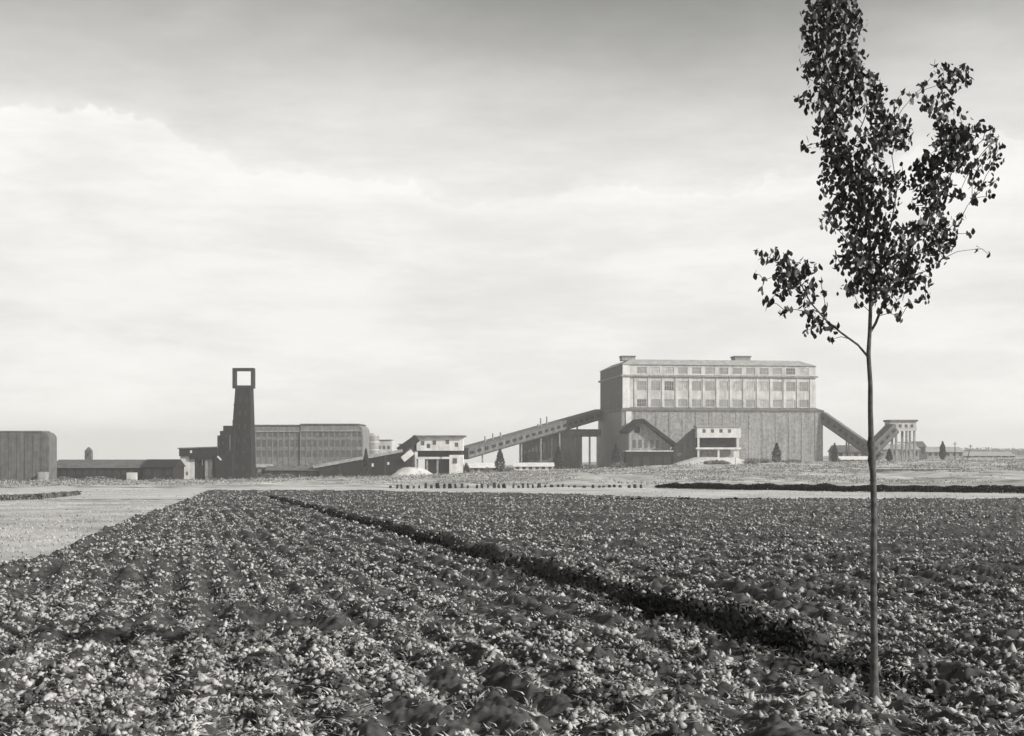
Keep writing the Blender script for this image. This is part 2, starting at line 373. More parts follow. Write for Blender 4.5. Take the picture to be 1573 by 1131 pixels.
# ------------------------------------------------------------------ the great plant on the right
TH = .1257; YA = 640
plant = root('processing_plant', PX(957, YA), YA, 'huge pale block of the processing plant with dark left end and hipped roof', 'factory', TH)
pz = plant.location.z
def H(py): return PZ(py, YA) - pz
LL, DD = 103.7, 60.0; zc = H(632); z2 = H(577); ze = H(560); zr = H(550.5)
MB().box(-1, LL+3.6, -1.2, DD+1, -6, zc).build('lower_wall', 'conc_mid', plant)
MB().frustum((-1.4, LL+4.1, -1.6, DD+1.4), zc+.9, (-1.4, LL+4.1, -1.6, DD+1.4), zc+.003).build('cornice', 'roof', plant)
MB().frustum((-1.0, LL+3.6, -1.2, DD+1), H(625.5), (-.01, LL+.01, -.01, DD+.01), zc+.903).build('skirt_roof', 'roof', plant)
nb = 13; bay = (LL-9)/nb; holes2 = []; holes3 = []; wins = []
for i in range(nb):
    x0 = 6.2+i*bay+1.1; x1 = x0+bay-2.2
    for (a, b, hs) in ((H(625), H(613), holes2), (H(600), H(585), holes2), (H(574), H(563.5), holes3)):
        hs.append((x0, x1, a, b)); wins.append((x0, a, x1-x0, b-a))
up = MB().wall(0, LL, H(625.5)+.0, z2, 0, holes2)
up.poly([(LL,0,zc),(LL,DD,zc),(LL,DD,z2),(LL,0,z2),(0,DD,zc),(0,DD,z2)], [(0,1,2,3),(1,4,5,2)]); up.build('upper_wall', 'conc', plant)
MB().poly([(0,DD,zc),(0,0,zc),(0,0,z2),(0,DD,z2)], [(0,1,2,3)]).build('end_wall', 'brick_mid', plant)  # unlit end: its shade is put into a darker wall colour
at = MB().wall(0, LL, z2, ze, 0, holes3); at.poly([(LL,0,z2),(LL,DD,z2),(LL,DD,ze),(LL,0,ze),(0,DD,z2),(0,DD,ze)], [(0,1,2,3),(1,4,5,2)]); at.build('attic_wall', 'conc', plant)
MB().poly([(0,DD,z2),(0,0,z2),(0,0,ze),(0,DD,ze)], [(0,1,2,3)]).build('attic_end_wall', 'brick_mid', plant)  # same darker colour carries the shade of the end up the attic
MB().box(-1.0, LL+1.0, -1.0, DD+1.0, z2-.45, z2+.45).build('cornice', 'conc_mid', plant)
rf = MB().frustum((-.7, LL+.7, -.7, DD+.7), zr, (5.5, LL-6.5, 7, DD-7), ze).build('roof', 'roof_pale', plant)
MB().box(-.25, 3.4, -.35, -.02, zc+.95, ze-.05).build('corner_strip', 'white', plant)
MB().box(1.2, 4.2, -1.62, -1.22, H(668), zc-.1).build('corner_strip', 'white', plant)
fm = {}
for (x0, z0, ww, hh) in wins:
    key = round(hh, 2)
    if key not in fm:
        fr = MB(); t = .22
        fr.box(0, ww, 0, .12, 0, t).box(0, ww, 0, .12, hh-t, hh).box(0, t, 0, .12, t, hh-t).box(ww-t, ww, 0, .12, t, hh-t)
        for j in range(1, 4): fr.box(ww*j/4-.07, ww*j/4+.07, .01, .11, t, hh-t)
        fr.box(t, ww-t, .02, .10, hh*.5-.07, hh*.5+.07)
        fm[key] = (mesh_of(fr, 'window', 'frame'), [mesh_of(MB().box(t, ww-t, .13, .16, t, hh-t), 'pane', q_) for q_ in ('glass_pale', 'glass_pale', 'glass', 'conc_mid', 'frame')])
    wo_ = inst('window', fm[key][0], plant, (x0, .12, z0)); inst('pane', random.choice(fm[key][1]), wo_)
pil = mesh_of(MB().box(-.45, .45, -.16, -.004, 0, zc-.2+6), 'pilaster', 'conc_mid')
for i in range(15): inst('pilaster', pil, plant, (3+i*7.15 if i else 6.2, -1.2, -6))
pil2 = mesh_of(MB().box(-.35, .35, -.3, -.004, 0, z2-.5-H(625.5)), 'pilaster', 'conc')
for i in range(nb+1): inst('pilaster', pil2, plant, (6.2+i*bay, 0, H(625.5)))
# a row of small dark lights in the lower storey
lw = mesh_of(MB().box(-1.5, 1.5, -.08, .05, 0, 3.0), 'window', 'glass_pale')
for i in range(14): inst('window', lw, plant, (9.8+i*7.15-3.2+.2, -1.2, zc-9)); 
v1 = MB().box(1.5, 8.5, 9, 15, zr-.5, H(545)).build('roof_vent', 'conc_mid', rf)
MB().box(1.2, 8.8, 8.7, 15.3, H(545)-.5, H(545)+.2).build('vent_cap', 'roof', rf)
MB().box(63, 71.5, 10, 17, zr-.5, H(544)).build('roof_vent', 'conc_mid', rf)
MB().box(62.6, 71.9, 9.7, 17.3, H(544)-.3, H(544)+.4).build('vent_cap', 'roof', rf)
# sheds in front of the plant
s = Site('gabled_shed', 965, 610, 'gabled shed with dark roof edges under the left corner of the great plant', 'shed', .06)
d = 26; ax = s.x(986); rx = s.x(1036); lx = s.x(966)
MB().prism_y([(lx, s.h(692)), (rx-2, s.h(692)), (rx-2, s.h(684)), (ax, s.h(648)), (lx, s.h(664))], 0, d).build('gable_wall', 'conc_mid', s.r)
rs = MB(); rs.bar((ax, d/2-1, s.h(645.5)), (rx+.8, d/2-1, s.h(684.5)), d+4, 1.6)
rs.build('roof', 'brick', s.r)
rs = MB(); rs.bar((lx-.8, d/2-1, s.h(664)), (ax+.2, d/2-1, s.h(645)), d+4, 1.5); rs.build('roof', 'brick', s.r)
MB().box(s.x(975), s.x(983), -.15, .1, s.h(665), s.h(656)).build('louvre', 'brick', s.r)
wp = mesh_of(MB().box(0, 1.6, -.12, .1, s.h(688), s.h(676)), 'window', 'glass')
for px in (972, 981, 990, 999, 1008): inst('window', wp, s.r, (s.x(px), 0, 0))
s = Site('dark_annex', 963, 598, 'low dark flat-roofed annex before the gabled shed', 'shed')
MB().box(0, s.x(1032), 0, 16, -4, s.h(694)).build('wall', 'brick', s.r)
MB().box(-.6, s.x(1034), -.6, 16.6, s.h(694)+.003, s.h(692)).build('roof', 'conc', s.r)
dm = mesh_of(MB().box(0, 3.2, -.12, .1, .2, 5), 'door', 'steel')
for px in (972, 988, 1006, 1020): inst('door', dm, s.r, (s.x(px), 0, 0))
s = Site('inclined_feeder', 1034, 606, 'dark inclined feeder rising to the pale bunker house', 'conveyor')
MB().prism_y([(0, -3), (s.x(1069), -3), (s.x(1069), s.h(661)), (s.x(1060), s.h(664)), (s.x(1038), s.h(688)), (0, s.h(690))], 0, 8).build('casing', 'brick_mid', s.r)
MB().bar((s.x(1036), 4, s.h(689)), (s.x(1069), 4, s.h(659.5)), 9.5, 1.0).build('roof', 'roof', s.r)
s = Site('bunker_house', 1071, 600, 'pale bunker house on posts standing on the white spoil mound', 'building')
x1 = s.x(1138)
hb = MB().wall(0, x1, s.h(672.5), s.h(656), 0, [(s.x(p), s.x(p+5), s.h(665), s.h(659.5)) for p in (1079, 1092, 1105, 1118)])
hb.poly([(0,0,s.h(672.5)),(0,10,s.h(672.5)),(0,10,s.h(656)),(0,0,s.h(656)),(x1,0,s.h(672.5)),(x1,10,s.h(672.5)),(x1,10,s.h(656)),(x1,0,s.h(656))], [(0,3,2,1),(4,5,6,7),(1,2,6,5),(0,1,5,4)])
hb.build('upper_storey', 'white', s.r)
MB().box(-.6, x1+.6, -.6, 10.6, s.h(656)+.003, s.h(654)).build('roof', 'roof_pale', s.r)
for p in (1079, 1092, 1105, 1118): MB().box(s.x(p)+.02, s.x(p+5)-.02, .2, .26, s.h(665), s.h(659.5)).build('window', 'glass', s.r)
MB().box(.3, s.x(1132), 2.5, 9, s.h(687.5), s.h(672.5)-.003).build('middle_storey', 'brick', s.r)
MB().box(-.5, x1, -.4, 9.6, s.h(690.5), s.h(687.5)-.003).build('floor_slab', 'conc_light', s.r)
MB().box(.6, x1-4, 4.2, 9, -1, s.h(690.5)-.003).build('lower_storey', 'conc_mid', s.r)
pm = mesh_of(MB().box(-.5, .5, 0, 1, -1, s.h(690.5)-.003), 'post', 'conc_light')
for px in (1073, 1104, 1134): inst('post', pm, s.r, (s.x(px), .2, 0))
pm2 = mesh_of(MB().box(-.5, .5, 0, 1, s.h(687.5), s.h(672.5)-.004), 'post', 'conc_light')
for px in (1073, 1134): inst('post', pm2, s.r, (s.x(px), .2, 0))
# white spoil mound
def mound(px0, px1, py0, Y, label, hpx, m='sand', wy=14, seed=1):
    n_, m_ = 40, 14; x0, x1 = PX(px0, Y), PX(px1, Y); z0 = g((x0+x1)/2, Y)
    P = []
    for i in range(n_+1):
        for j in range(m_+1):
            a = i/n_*2-1; b = j/m_*2-1
            hh = max(0, 1-abs(a))**.75*max(0, 1-b*b)
            hh = min(hh, .62)/.62
            P.append((a*(x1-x0)/2, b*wy, hh*hpx*Y/F*(1+.25*(float(fbm(np.array(a*6+seed), np.array(b*3.), 3, 4))-.5))-.5))
    f = [(i*(m_+1)+j, (i+1)*(m_+1)+j, (i+1)*(m_+1)+j+1, i*(m_+1)+j+1) for i in range(n_) for j in range(m_)]
    o = MB().poly(P, f).build('spoil_mound', m, None, True); o.location = ((x0+x1)/2, Y, z0)
    return tag(o, label, 'mound')
mound(1032, 1162, 715, 585, 'broad white spoil mound under the bunker house', 12)
o = MB().prism_y([(0,0),(1.6,0),(1.6,2.6),(.8,3.0),(0,2.6)], 0, .15).build('white_board', 'white'); o.location = (PX(1127, 570), 570, g(PX(1127,570), 570)+3.2); tag(o, 'tiny bright white board beside the right posts of the bunker house', 'sign')  # tiny white spot built as a board
MB().box(.7, .9, .16, .3, -5, 2.5).build('board_post', 'wood', o)

# ------------------------------------------------------------------ galleries between tower and plant
def trestle(parent, a, zb, mname, wd, t=.7):
    """two-legged trestle under point a (local), each leg its own part"""
    for sgn in (-1, 1):
        MB().bar((a[0], a[1]+sgn*wd*.5, zb), (a[0], a[1]+sgn*wd*.32, a[2]), t, t).build('leg', mname, parent)
    MB().bar((a[0], a[1]-wd*.42, zb+(a[2]-zb)*.5), (a[0], a[1]+wd*.42, zb+(a[2]-zb)*.5), t*.6, t*.6).build('cross_beam', mname, parent)
def gallery(name, A, B, thick, wd, label, legs, wall='conc_mid', roof='roof', nwin=0, vents=()):
    """covered conveyor bridge; A, B = (px, py centre, Y)"""
    pa = Vector((PX(A[0],A[2]), A[2], PZ(A[1],A[2]))); pb = Vector((PX(B[0],B[2]), B[2], PZ(B[1],B[2])))
    r = root(name, pa.x, pa.y, label, 'conveyor'); o = Vector(r.location); a, b = pa-o, pb-o
    MB().bar(a, b, wd, thick).build('casing', wall, r)
    d = (b-a).normalized(); side = d.cross(Vector((0,0,1))).normalized(); upv = side.cross(d)
    MB().bar(a+upv*(thick/2+.28), b+upv*(thick/2+.28), wd+1.2, .5).build('roof', roof, r)
    MB().bar(a-upv*(thick/2+.3), b-upv*(thick/2+.3), wd*.9, .55).build('girder', 'steel', r)
    if nwin:
        Ln = (b-a).length; wl = Ln/nwin*.55
        me = mesh_of(MB().box(-wl/2, wl/2, -.06, .06, -thick*.16, thick*.2), 'window', 'brick')
        for i in range(nwin):
            p = a + d*((i+.5)*Ln/nwin) + side*(wd/2+.02)*(1 if side.y < 0 else -1)
            wn_ = inst('window', me, r, p)
            wn_.rotation_euler = (0, -math.atan2(d.z, math.hypot(d.x, d.y)), math.atan2(d.y, d.x))
    for f_ in legs:
        p = a + (b-a)*f_; gx_ = p + o; zb = g(gx_.x, gx_.y) - o.z - .6
        trestle(r, (p.x, p.y, p.z-thick*.5), zb, 'conc_mid' if wall != 'brick' else 'brick', wd)
    for f_, hh in vents:
        p = a + (b-a)*f_ + upv*(thick/2)
        MB().cyl(p.x, p.y, .45, .35, p.z-.2, p.z+hh, 8).build('vent_pipe', 'conc_mid', r)
    return r
gallery('conveyor_gallery', (711, 697, 575), (923, 636, 694), 4.2, 6, 'long grey conveyor gallery climbing from the transfer house to the plant', (.12, .24, .38, .52, .66, .8), 'conc_dark', 'roof', 22,
        ((.14, 3.2), (.19, 3.5), (.24, 3.0), (.50, 2.0), (.52, 4.6), (.565, 4.6)))
s = Site('cross_gallery', 868, 668, 'level gallery joining the tall store under the conveyor to the plant', 'conveyor')
MB().box(0, s.x(924), 0, 5, s.h(671), s.h(661)).build('casing', 'conc_dark', s.r)
MB().box(-.4, s.x(924), -.4, 5.4, s.h(661)+.003, s.h(659.5)).build('roof', 'roof', s.r)
for px in (893, 906, 918): MB().box(s.x(px)-.5, s.x(px)+.5, 1, 2, -3, s.h(671)-.003).build('post', 'conc_light', s.r)
s = Site('gallery_store', 798, 655, 'tall grey store standing beneath the middle of the conveyor gallery', 'building')
MB().box(0, s.x(846), 0, 22, -4, s.h(664)).build('wall', 'conc_dark', s.r)
MB().box(s.x(846)+.01, s.x(892), 2, 22, -4, s.h(668)).build('wing_wall', 'conc_dark', s.r)
MB().prism_y([(s.x(846), s.h(668)), (s.x(893), s.h(668)+.01), (s.x(893), s.h(665)), (s.x(846), s.h(655))], 1, 22).build('wing_roof', 'roof', s.r)
pm = mesh_of(MB().box(-.5, .5, -.4, -.004, -4, s.h(666)), 'pilaster', 'conc_dark')
for i in range(9): inst('pilaster', pm, s.r, (1+i*2.0*1.0, 0, 0))
wp = mesh_of(MB().box(0, 1.6, -.06, .1, s.h(692), s.h(676)), 'window', 'glass')
for px in (850, 858, 866, 874, 882): inst('window', wp, s.r, (s.x(px), 1.96, 0))
MB().box(s.x(812), s.x(845), -14, -1, -3, s.h(702)).build('front_lean_to', 'brick_mid', s.r)
MB().prism_x([(-15, s.h(703)), (-1, s.h(703)), (-1, s.h(694))], s.x(811), s.x(846)).build('lean_to_roof', 'brick', s.r)
def lowshed(name, px0, px1, pyb, pyt, pyr, Y, dep, wall, roof, label, nw=0, doors=0, wmat='steel', gable='x'):
    s = Site(name, px0, Y, label, 'shed'); xe = s.x(px1); he = s.h(pyt); hr = s.h(pyr)
    MB().box(0, xe, 0, dep, -4, he).build('wall', wall, s.r)
    rf = MB().prism_x([(-.8, he-.25), (dep+.8, he-.25), (dep/2+.3, hr), (dep/2-.3, hr)], -.6, xe+.6).build('roof', roof, s.r)
    if nw:
        ww = xe/nw*.5; me = mesh_of(MB().box(-ww/2, ww/2, -.1, .1, he*.45, he*.82), 'window', wmat)
        for i in range(nw): inst('window', me, s.r, ((i+.5)*xe/nw, 0, 0))
    for i in range(doors): MB().box((i+.35)*xe/max(doors,1), (i+.35)*xe/max(doors,1)+2.6, -.12, .1, 0, he*.7).build('door', 'steel', s.r)
    return s, rf
lowshed('white_shed', 717, 764, 726, 718, 711.5, 560, 12, 'conc_mid', 'white', 'low shed with bright white roof right of the transfer house', 5)
lowshed('white_shed', 790, 850, 725, 716, 711, 575, 12, 'conc_light', 'white', 'long low white-roofed shed below the tall store', 6)
s = Site('dark_hut', 711, 548, 'small dark gabled hut at the end of a white roof', 'hut')
MB().prism_y([(0,-1),(s.x(721),-1),(s.x(721),s.h(722)),(s.x(716),s.h(712)),(0,s.h(722))], 0, 6).build('wall', 'brick', s.r)
MB().bar((s.x(716), 3, s.h(711.5)), (s.x(722), 3, s.h(722.5)), 7, .4).build('roof', 'roof', s.r); MB().bar((-.3, 3, s.h(722.5)), (s.x(716), 3, s.h(711.5)), 7, .4).build('roof', 'roof', s.r)
MB().box(s.x(714.5), s.x(717.5), -.1, .1, 0, 2.2).build('door', 'steel', s.r)

# transfer house
s = Site('transfer_house', 635, 545, 'pale boxy transfer house with thin dark roof and small windows', 'building')
x1 = s.x(711); zt, zb = s.h(671.5), s.h(692.5)
hs = [(s.x(p)-.8, s.x(p)+.8, s.h(q+3.5), s.h(q-3)) for p, q in ((649, 681), (667, 680), (687, 679), (701, 683), (658, 685))]
m_ = MB().wall(s.x(640), x1, zb, zt, 0, hs); m_.poly([(s.x(640),0,zb),(x1,0,zb),(x1,12,zb),(s.x(640),12,zb),(x1,0,zt),(x1,12,zt),(s.x(640),12,zt)], [(0,3,2,1),(1,2,5,4),(2,3,6,5)]); m_.build('upper_storey', 'conc_light', s.r)
MB().box(s.x(635), s.x(640)-.01, .5, 12, s.h(694), zt).build('side_bay', 'brick', s.r)
MB().box(s.x(634), s.x(715), -1.4, 13, zt+.003, s.h(669)).build('roof', 'roof', s.r)
for a, b, c_, d_ in hs: MB().box(a+.02, b-.02, .22, .3, c_, d_).build('window', 'glass', s.r)
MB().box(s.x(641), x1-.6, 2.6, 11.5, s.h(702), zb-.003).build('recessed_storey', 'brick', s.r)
MB().box(s.x(638), s.x(676), -.6, 12, s.h(705.5), s.h(702)-.003).build('floor_slab', 'conc_light', s.r)
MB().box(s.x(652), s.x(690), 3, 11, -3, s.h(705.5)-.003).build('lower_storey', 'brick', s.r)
MB().box(s.x(690)+.01, x1, .6, 11, -3, s.h(699)).build('stair_wing', 'white', s.r)
MB().box(s.x(696), s.x(702), .4, .7, s.h(712), s.h(704)).build('wing_window', 'glass', s.r)
pm = mesh_of(MB().box(-.4, .4, 0, .8, -2, s.h(705.5)-.003), 'post', 'conc_mid')
for px in (641, 656, 672): inst('post', pm, s.r, (s.x(px), 0, 0))
mound(600, 668, 726, 530, 'pale heap of spoil below the transfer house', 14, 'sand', 9, 5)
# dark incline coming from the tower
s = Site('dark_incline', 483, 535, 'dark inclined conveyor ramp rising towards the transfer house', 'conveyor')
MB().prism_y([(0, s.h(719)), (s.x(500), s.h(735)), (s.x(625), s.h(735)), (s.x(635), s.h(700)), (s.x(618), s.h(694)), (s.x(560), s.h(704))], 0, 7).build('side_wall', 'brick', s.r)
rr = MB(); rr.bar((-.5, 3.5, s.h(717.5)), (s.x(618), 3.5, s.h(692.5)), 8.4, 1.3); rr.build('roof', 'roof_pale', s.r)
rr = MB(); rr.bar((s.x(612), 3.5, s.h(693)), (s.x(640), 3.5, s.h(673)), 6, 3.2); rr.build('steep_section', 'brick', s.r)
rr = MB(); rr.bar((s.x(619), -1.0, s.h(706)), (s.x(634), -1.0, s.h(694)), 1.6, 2.6); rr.build('bright_chute', 'white', s.r)
for px in (520, 555, 590): MB().box(s.x(px), s.x(px)+.8, -.3, -.003, -2, s.h(712-(px-483)*.12)).build('buttress', 'steel', s.r)
MB().box(s.x(571), s.x(574), -.2, .1, s.h(717), s.h(712)).build('hatch', 'conc_light', s.r); MB().box(s.x(595), s.x(598), -.2, .1, s.h(714), s.h(710)).build('hatch', 'conc_light', s.r)
s = Site('transfer_cabin', 614, 560, 'small pale cabin half hidden behind the steep dark chute', 'hut')
MB().box(0, s.x(636), 0, 8, -2, s.h(684)).build('wall', 'conc', s.r); MB().box(-.5, s.x(637), -.5, 8.5, s.h(684)+.003, s.h(682)).build('roof', 'roof', s.r)
MB().box(s.x(618), s.x(622), -.1, .1, s.h(692), s.h(687)).build('window', 'glass', s.r)

# ------------------------------------------------------------------ pit-head tower group
s = Site('pit_head_tower', 350, 500, 'dark tapering pit-head tower crowned by an open square frame', 'tower')
cx = s.x(368); zb = s.h(596)
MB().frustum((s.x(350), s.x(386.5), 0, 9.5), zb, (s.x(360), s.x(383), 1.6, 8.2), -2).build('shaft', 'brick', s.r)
fx0, fx1 = s.x(354), s.x(387); t = 1.2
bm = mesh_of(MB().box(0, t, 0, t, zb+t+.003, s.h(564.5)-t-.003), 'frame_post', 'steel')
for xx in (fx0, fx1-t):
    for yy in (3.4, 5.6): inst('frame_post', bm, s.r, (xx, yy, 0))
for nm, z0, z1 in (('frame_sill', zb+.003, zb+t), ('frame_lintel', s.h(564.5)-t, s.h(564.5))):
    for yy in (3.4, 5.6): MB().box(fx0, fx1, yy, yy+t, z0, z1).build(nm, 'steel', s.r)
    for xx in (fx0, fx1-t): MB().box(xx+.05, xx+t-.05, 3.4+t+.003, 5.6-.003, z0+.05, z1-.05).build('frame_tie', 'steel', s.r)
MB().box(s.x(360), s.x(383), 2.3, 7.5, zb+.01, zb+.35).build('deck', 'steel', s.r)
# corner ribs and storey bands of the shaft
for k_ in range(5):
    f0 = .14+.17*k_; zz = -2+(zb+2)*f0
    l0 = s.x(350)+(s.x(360)-s.x(350))*f0; r0 = s.x(386.5)+(s.x(383)-s.x(386.5))*f0; y0 = 1.6*f0
    MB().box(l0-.15, r0+.15, y0-.2, y0+.5, zz, zz+.5).build('band', 'brick', s.r)
for k_ in range(6):
    f0 = .12+.14*k_; zz = -2+(zb+2)*f0; y0 = 1.6*f0
    for q_ in (.3, .6): MB().box(s.x(350)*0+s.x(352+6*f0)+q_*8, s.x(352+6*f0)+q_*8+.9, y0-.12, y0+.4, zz+1.4, zz+3.4).build('window', 'steel', s.r)
s = Site('stair_annex', 332, 497, 'dark stepped annex leaning against the left side of the pit-head tower', 'building')
MB().box(s.x(341), s.x(359), 2, 10, -2, s.h(654)).build('high_block', 'brick', s.r)
MB().box(s.x(336), s.x(341)-.01, 2, 10, -2, s.h(662)).build('middle_block', 'brick', s.r)
MB().box(0, s.x(336)-.01, 2, 10, -2, s.h(669)).build('low_block', 'brick', s.r)
MB().box(s.x(332)-.4, s.x(357), 0, 2-.01, -2, s.h(698)).build('front_block', 'brick', s.r)
MB().box(s.x(351), s.x(352), 1.8, 1.99, s.h(693), s.h(668)).build('drainpipe', 'steel_grey', s.r)
for px, py in ((344, 668), (339, 678), (336, 690)): MB().box(s.x(px), s.x(px+2.5), 1.85, 2.1, s.h(py+5), s.h(py)).build('window', 'steel', s.r)
MB().bar((s.x(334), -.1, s.h(701)), (s.x(340), -.1, s.h(707)), .3, .6).build('handrail', 'conc_light', s.r)
s = Site('bank_house', 275, 498, 'dark flat-topped landing house on piers left of the pit-head tower', 'building')
MB().prism_y([(0, s.h(701)), (s.x(290), s.h(701)), (s.x(292), s.h(706)), (s.x(334), s.h(706)), (s.x(334), s.h(687.5)), (0, s.h(689.5))], 0, 9).build('upper_storey', 'brick', s.r)
MB().bar((-.4, 4.5, s.h(689)), (s.x(334), 4.5, s.h(687)), 10, .5).build('roof', 'roof', s.r)
MB().box(s.x(276), s.x(290), .8, 8, -2, s.h(701)-.003).build('pale_wall', 'conc_light', s.r)
MB().box(s.x(290)+.01, s.x(298), .9, 8, -2, s.h(706)-.003).build('pale_wall', 'conc', s.r)
MB().box(s.x(299), s.x(313), 1, 8, -2, s.h(715)).build('dark_bay', 'brick', s.r)
MB().box(s.x(298)+.01, s.x(303), 1, 8, s.h(715)+.003, s.h(706)-.003).build('pier', 'brick', s.r)
MB().box(s.x(310), s.x(314), 1, 8, s.h(715)+.003, s.h(706)-.003).build('pier', 'brick', s.r)
MB().box(s.x(314)+.01, s.x(326), .6, 8, -2, s.h(706)-.003).build('grey_bay', 'conc_mid', s.r)
MB().box(s.x(326)+.01, s.x(333), .8, 8, -2, s.h(706)-.003).build('dark_bay', 'brick', s.r)
for px in (279, 285): MB().box(s.x(px), s.x(px+3), .7, .9, s.h(730), s.h(725)).build('window', 'glass', s.r)
MB().box(s.x(292), s.x(295), -.15, .1, s.h(696), s.h(692)).build('window', 'conc_light', s.r)

# long pale hall right of the tower
s = Site('storage_hall', 384, 560, 'long pale grey storage hall with ribbed wall right of the tower', 'hall', .012)
x1 = s.x(557); xm = s.x(462); zt = s.h(651); bev = 2.2
for nm, a, b, top, m in (('left_section', 0, xm, s.h(654), 'hall_render'), ('right_section', xm+.02, x1, s.h(652.5), 'hall_render')):
    if nm == 'left_section': MB().box(a, b, 0, 30, -3, top).build(nm, m, s.r)
    else: MB().prism_y([(a,-3),(b,-3),(b,top-bev),(b-bev*.4,top-bev*.4),(b-bev,top),(a,top)], -.4, 30).build(nm, m, s.r)
MB().box(-.3, xm-.3, -.5, 30, s.h(654)+.003, s.h(652.6)).build('roof_edge', 'roof', s.r)
MB().box(xm-.2, x1-bev*.7, -.9, 30, s.h(652.5)+.003, s.h(651)).build('roof_edge', 'roof', s.r)
nbay = 20; bw = x1/nbay
rib = mesh_of(MB().box(-.28, .28, -.12, 0, -3, s.h(662)), 'rib', 'hall_render'); win = mesh_of(MB().box(-.8, .8, -.06, .05, 0, 3.0), 'window', 'conc_dark')
for i in range(nbay):
    y0 = -.004 if i*bw < xm-.1 else -.404
    if i: inst('rib', rib, s.r, (i*bw, y0, 0))
    for py in (671, 686, 702): inst('window', win, s.r, ((i+.5)*bw, (0 if (i+.5)*bw < xm else -.4)-.02, s.h(py)))
MB().box(.2, xm-.1, -.45, -.003, s.h(664), s.h(661.5)).build('band', 'conc_mid', s.r); MB().box(xm+.1, x1-.1, -.85, -.403, s.h(663), s.h(660.5)).build('band', 'conc_mid', s.r)
# low plinth buildings along the hall's foot
lowshed('brick_lean_to', 386, 412, 730, 717, 713, 540, 10, 'conc_mid', 'roof_pale', 'grey lean-to at the foot of the tower on its right', 2)
lowshed('dark_store', 409, 486, 733, 722, 716, 535, 12, 'brick', 'roof', 'low dark store along the foot of the pale hall', 5, 2)
# silos behind the incline
s = Site('round_silo', 568, 600, 'round grey silo just right of the long hall', 'silo')
r_ = s.x(579); MB().cyl(0, 10, r_, r_, -3, s.h(670), 32).build('drum', 'conc_mid', s.r, False); MB().cyl(0, 10, r_, r_*.62, s.h(670)+.003, s.h(665), 32).build('dome', 'roof_pale', s.r)
for py in (680, 692): MB().cyl(0, 10, r_+.15, r_+.15, s.h(py), s.h(py)+.5, 32).build('hoop', 'conc', s.r)
s = Site('square_silo', 579, 610, 'square pale silo behind the dark incline', 'silo')
MB().box(0, s.x(602), 0, 12, -3, s.h(677)).build('wall', 'conc', s.r); MB().box(-.3, s.x(601), -.3, 12.3, s.h(677)+.003, s.h(675.5)).build('roof', 'roof', s.r)
for px in (581, 588, 595): MB().box(s.x(px), s.x(px+4), -.1, .1, s.h(690), s.h(685)).build('window', 'glass', s.r)

# ------------------------------------------------------------------ far left
s, rf = lowshed('long_low_hall', 80, 219, 738, 718, 706.5, 480, 18, 'brick', 'conc_dark', 'long low hall with pale roof at the far left', 12, 2)
MB().box(s.x(198), s.x(212), -3, -.01, -1, s.h(726)).build('porch', 'conc', s.r)
s, rf = lowshed('brick_workshop', 219.5, 266, 738, 717, 706, 478, 16, 'brick', 'brick', 'dark brick workshop between the long low hall and the landing house', 3, 1)
s = Site('small_turret', 130, 520, 'small dark turret rising behind the long low hall', 'turret')
x1 = s.x(139.5); MB().box(0, x1, 0, x1, -2, s.h(693)).build('shaft', 'brick_mid', s.r); MB().frustum((-.1, x1+.1, -.1, x1+.1), s.h(687), (x1*.4, x1*.6, x1*.4, x1*.6), s.h(693)+.003).build('cap', 'roof', s.r)
MB().box(x1*.35, x1*.65, -.08, .08, s.h(701), s.h(697)).build('louvre', 'steel', s.r)
s = Site('round_cornered_block', -40, 470, 'tall grey block with rounded top corner at the left edge', 'building')
x1 = s.x(75.5); zt = s.h(664); bev = 2.6
arc = [(x1-bev+bev*math.cos(a), zt-bev+bev*math.sin(a)) for a in [i*PI/16 for i in range(9)]]
MB().prism_y([(0,-3),(x1,-3)]+arc+[(0,zt)], 0, 8).build('wall', 'conc_dark', s.r)
MB().box(0, x1-bev, -.25, 8, zt+.003, zt+.5).build('roof_edge', 'roof', s.r)
rib = mesh_of(MB().box(-.2, .2, -.15, -.004, -3, zt-1), 'rib', 'conc_dark')
for i in range(9): inst('rib', rib, s.r, (1+i*3.1, 0, 0))
MB().box(s.x(64), s.x(76), -4, -.45, -2, s.h(725)).build('porch', 'conc_mid', s.r)

# ------------------------------------------------------------------ right side
gallery('down_conveyor', (1262, 640, 655), (1352, 703, 640), 4.6, 6, 'grey conveyor gallery sloping down from the right end of the great plant', (.45, .75), 'conc_dark', 'roof', 10)
gallery('up_conveyor', (1336, 694, 636), (1372, 658, 640), 4.6, 6, 'short conveyor gallery rising to the loading house on stilts', (), 'conc_dark', 'roof', 4)
s = Site('loading_house', 1367, 640, 'pale loading house on tall stilts right of the tree trunk', 'building')
x1 = s.x(1408)
MB().prism_y([(0, s.h(660)), (s.x(1372), s.h(663)), (x1, s.h(662)), (x1, s.h(648)), (0, s.h(648))], 0, 9).build('wall', 'conc', s.r)
MB().box(-.6, x1+.5, -.6, 9.6, s.h(648)+.003, s.h(645)).build('roof', 'roof', s.r)
for px in (1372, 1381, 1390, 1399): MB().box(s.x(px), s.x(px+4), -.1, .1, s.h(657), s.h(652)).build('window', 'glass', s.r)
for px in (1376, 1392, 1404):
    for yy in (.5, 7.5): MB().box(s.x(px), s.x(px)+1.0, yy, yy+1, -3, s.h(662)-.003).build('stilt', 'conc_mid', s.r)
MB().bar((s.x(1376), 1.1, s.h(680)), (s.x(1405), 1.1, s.h(680)), .6, .6).build('cross_beam', 'conc_mid', s.r)
lowshed('grey_shed', 1286, 1332, 709, 694, 684, 670, 18, 'conc_mid', 'roof', 'grey shed beneath the sloping conveyor right of the plant', 4)
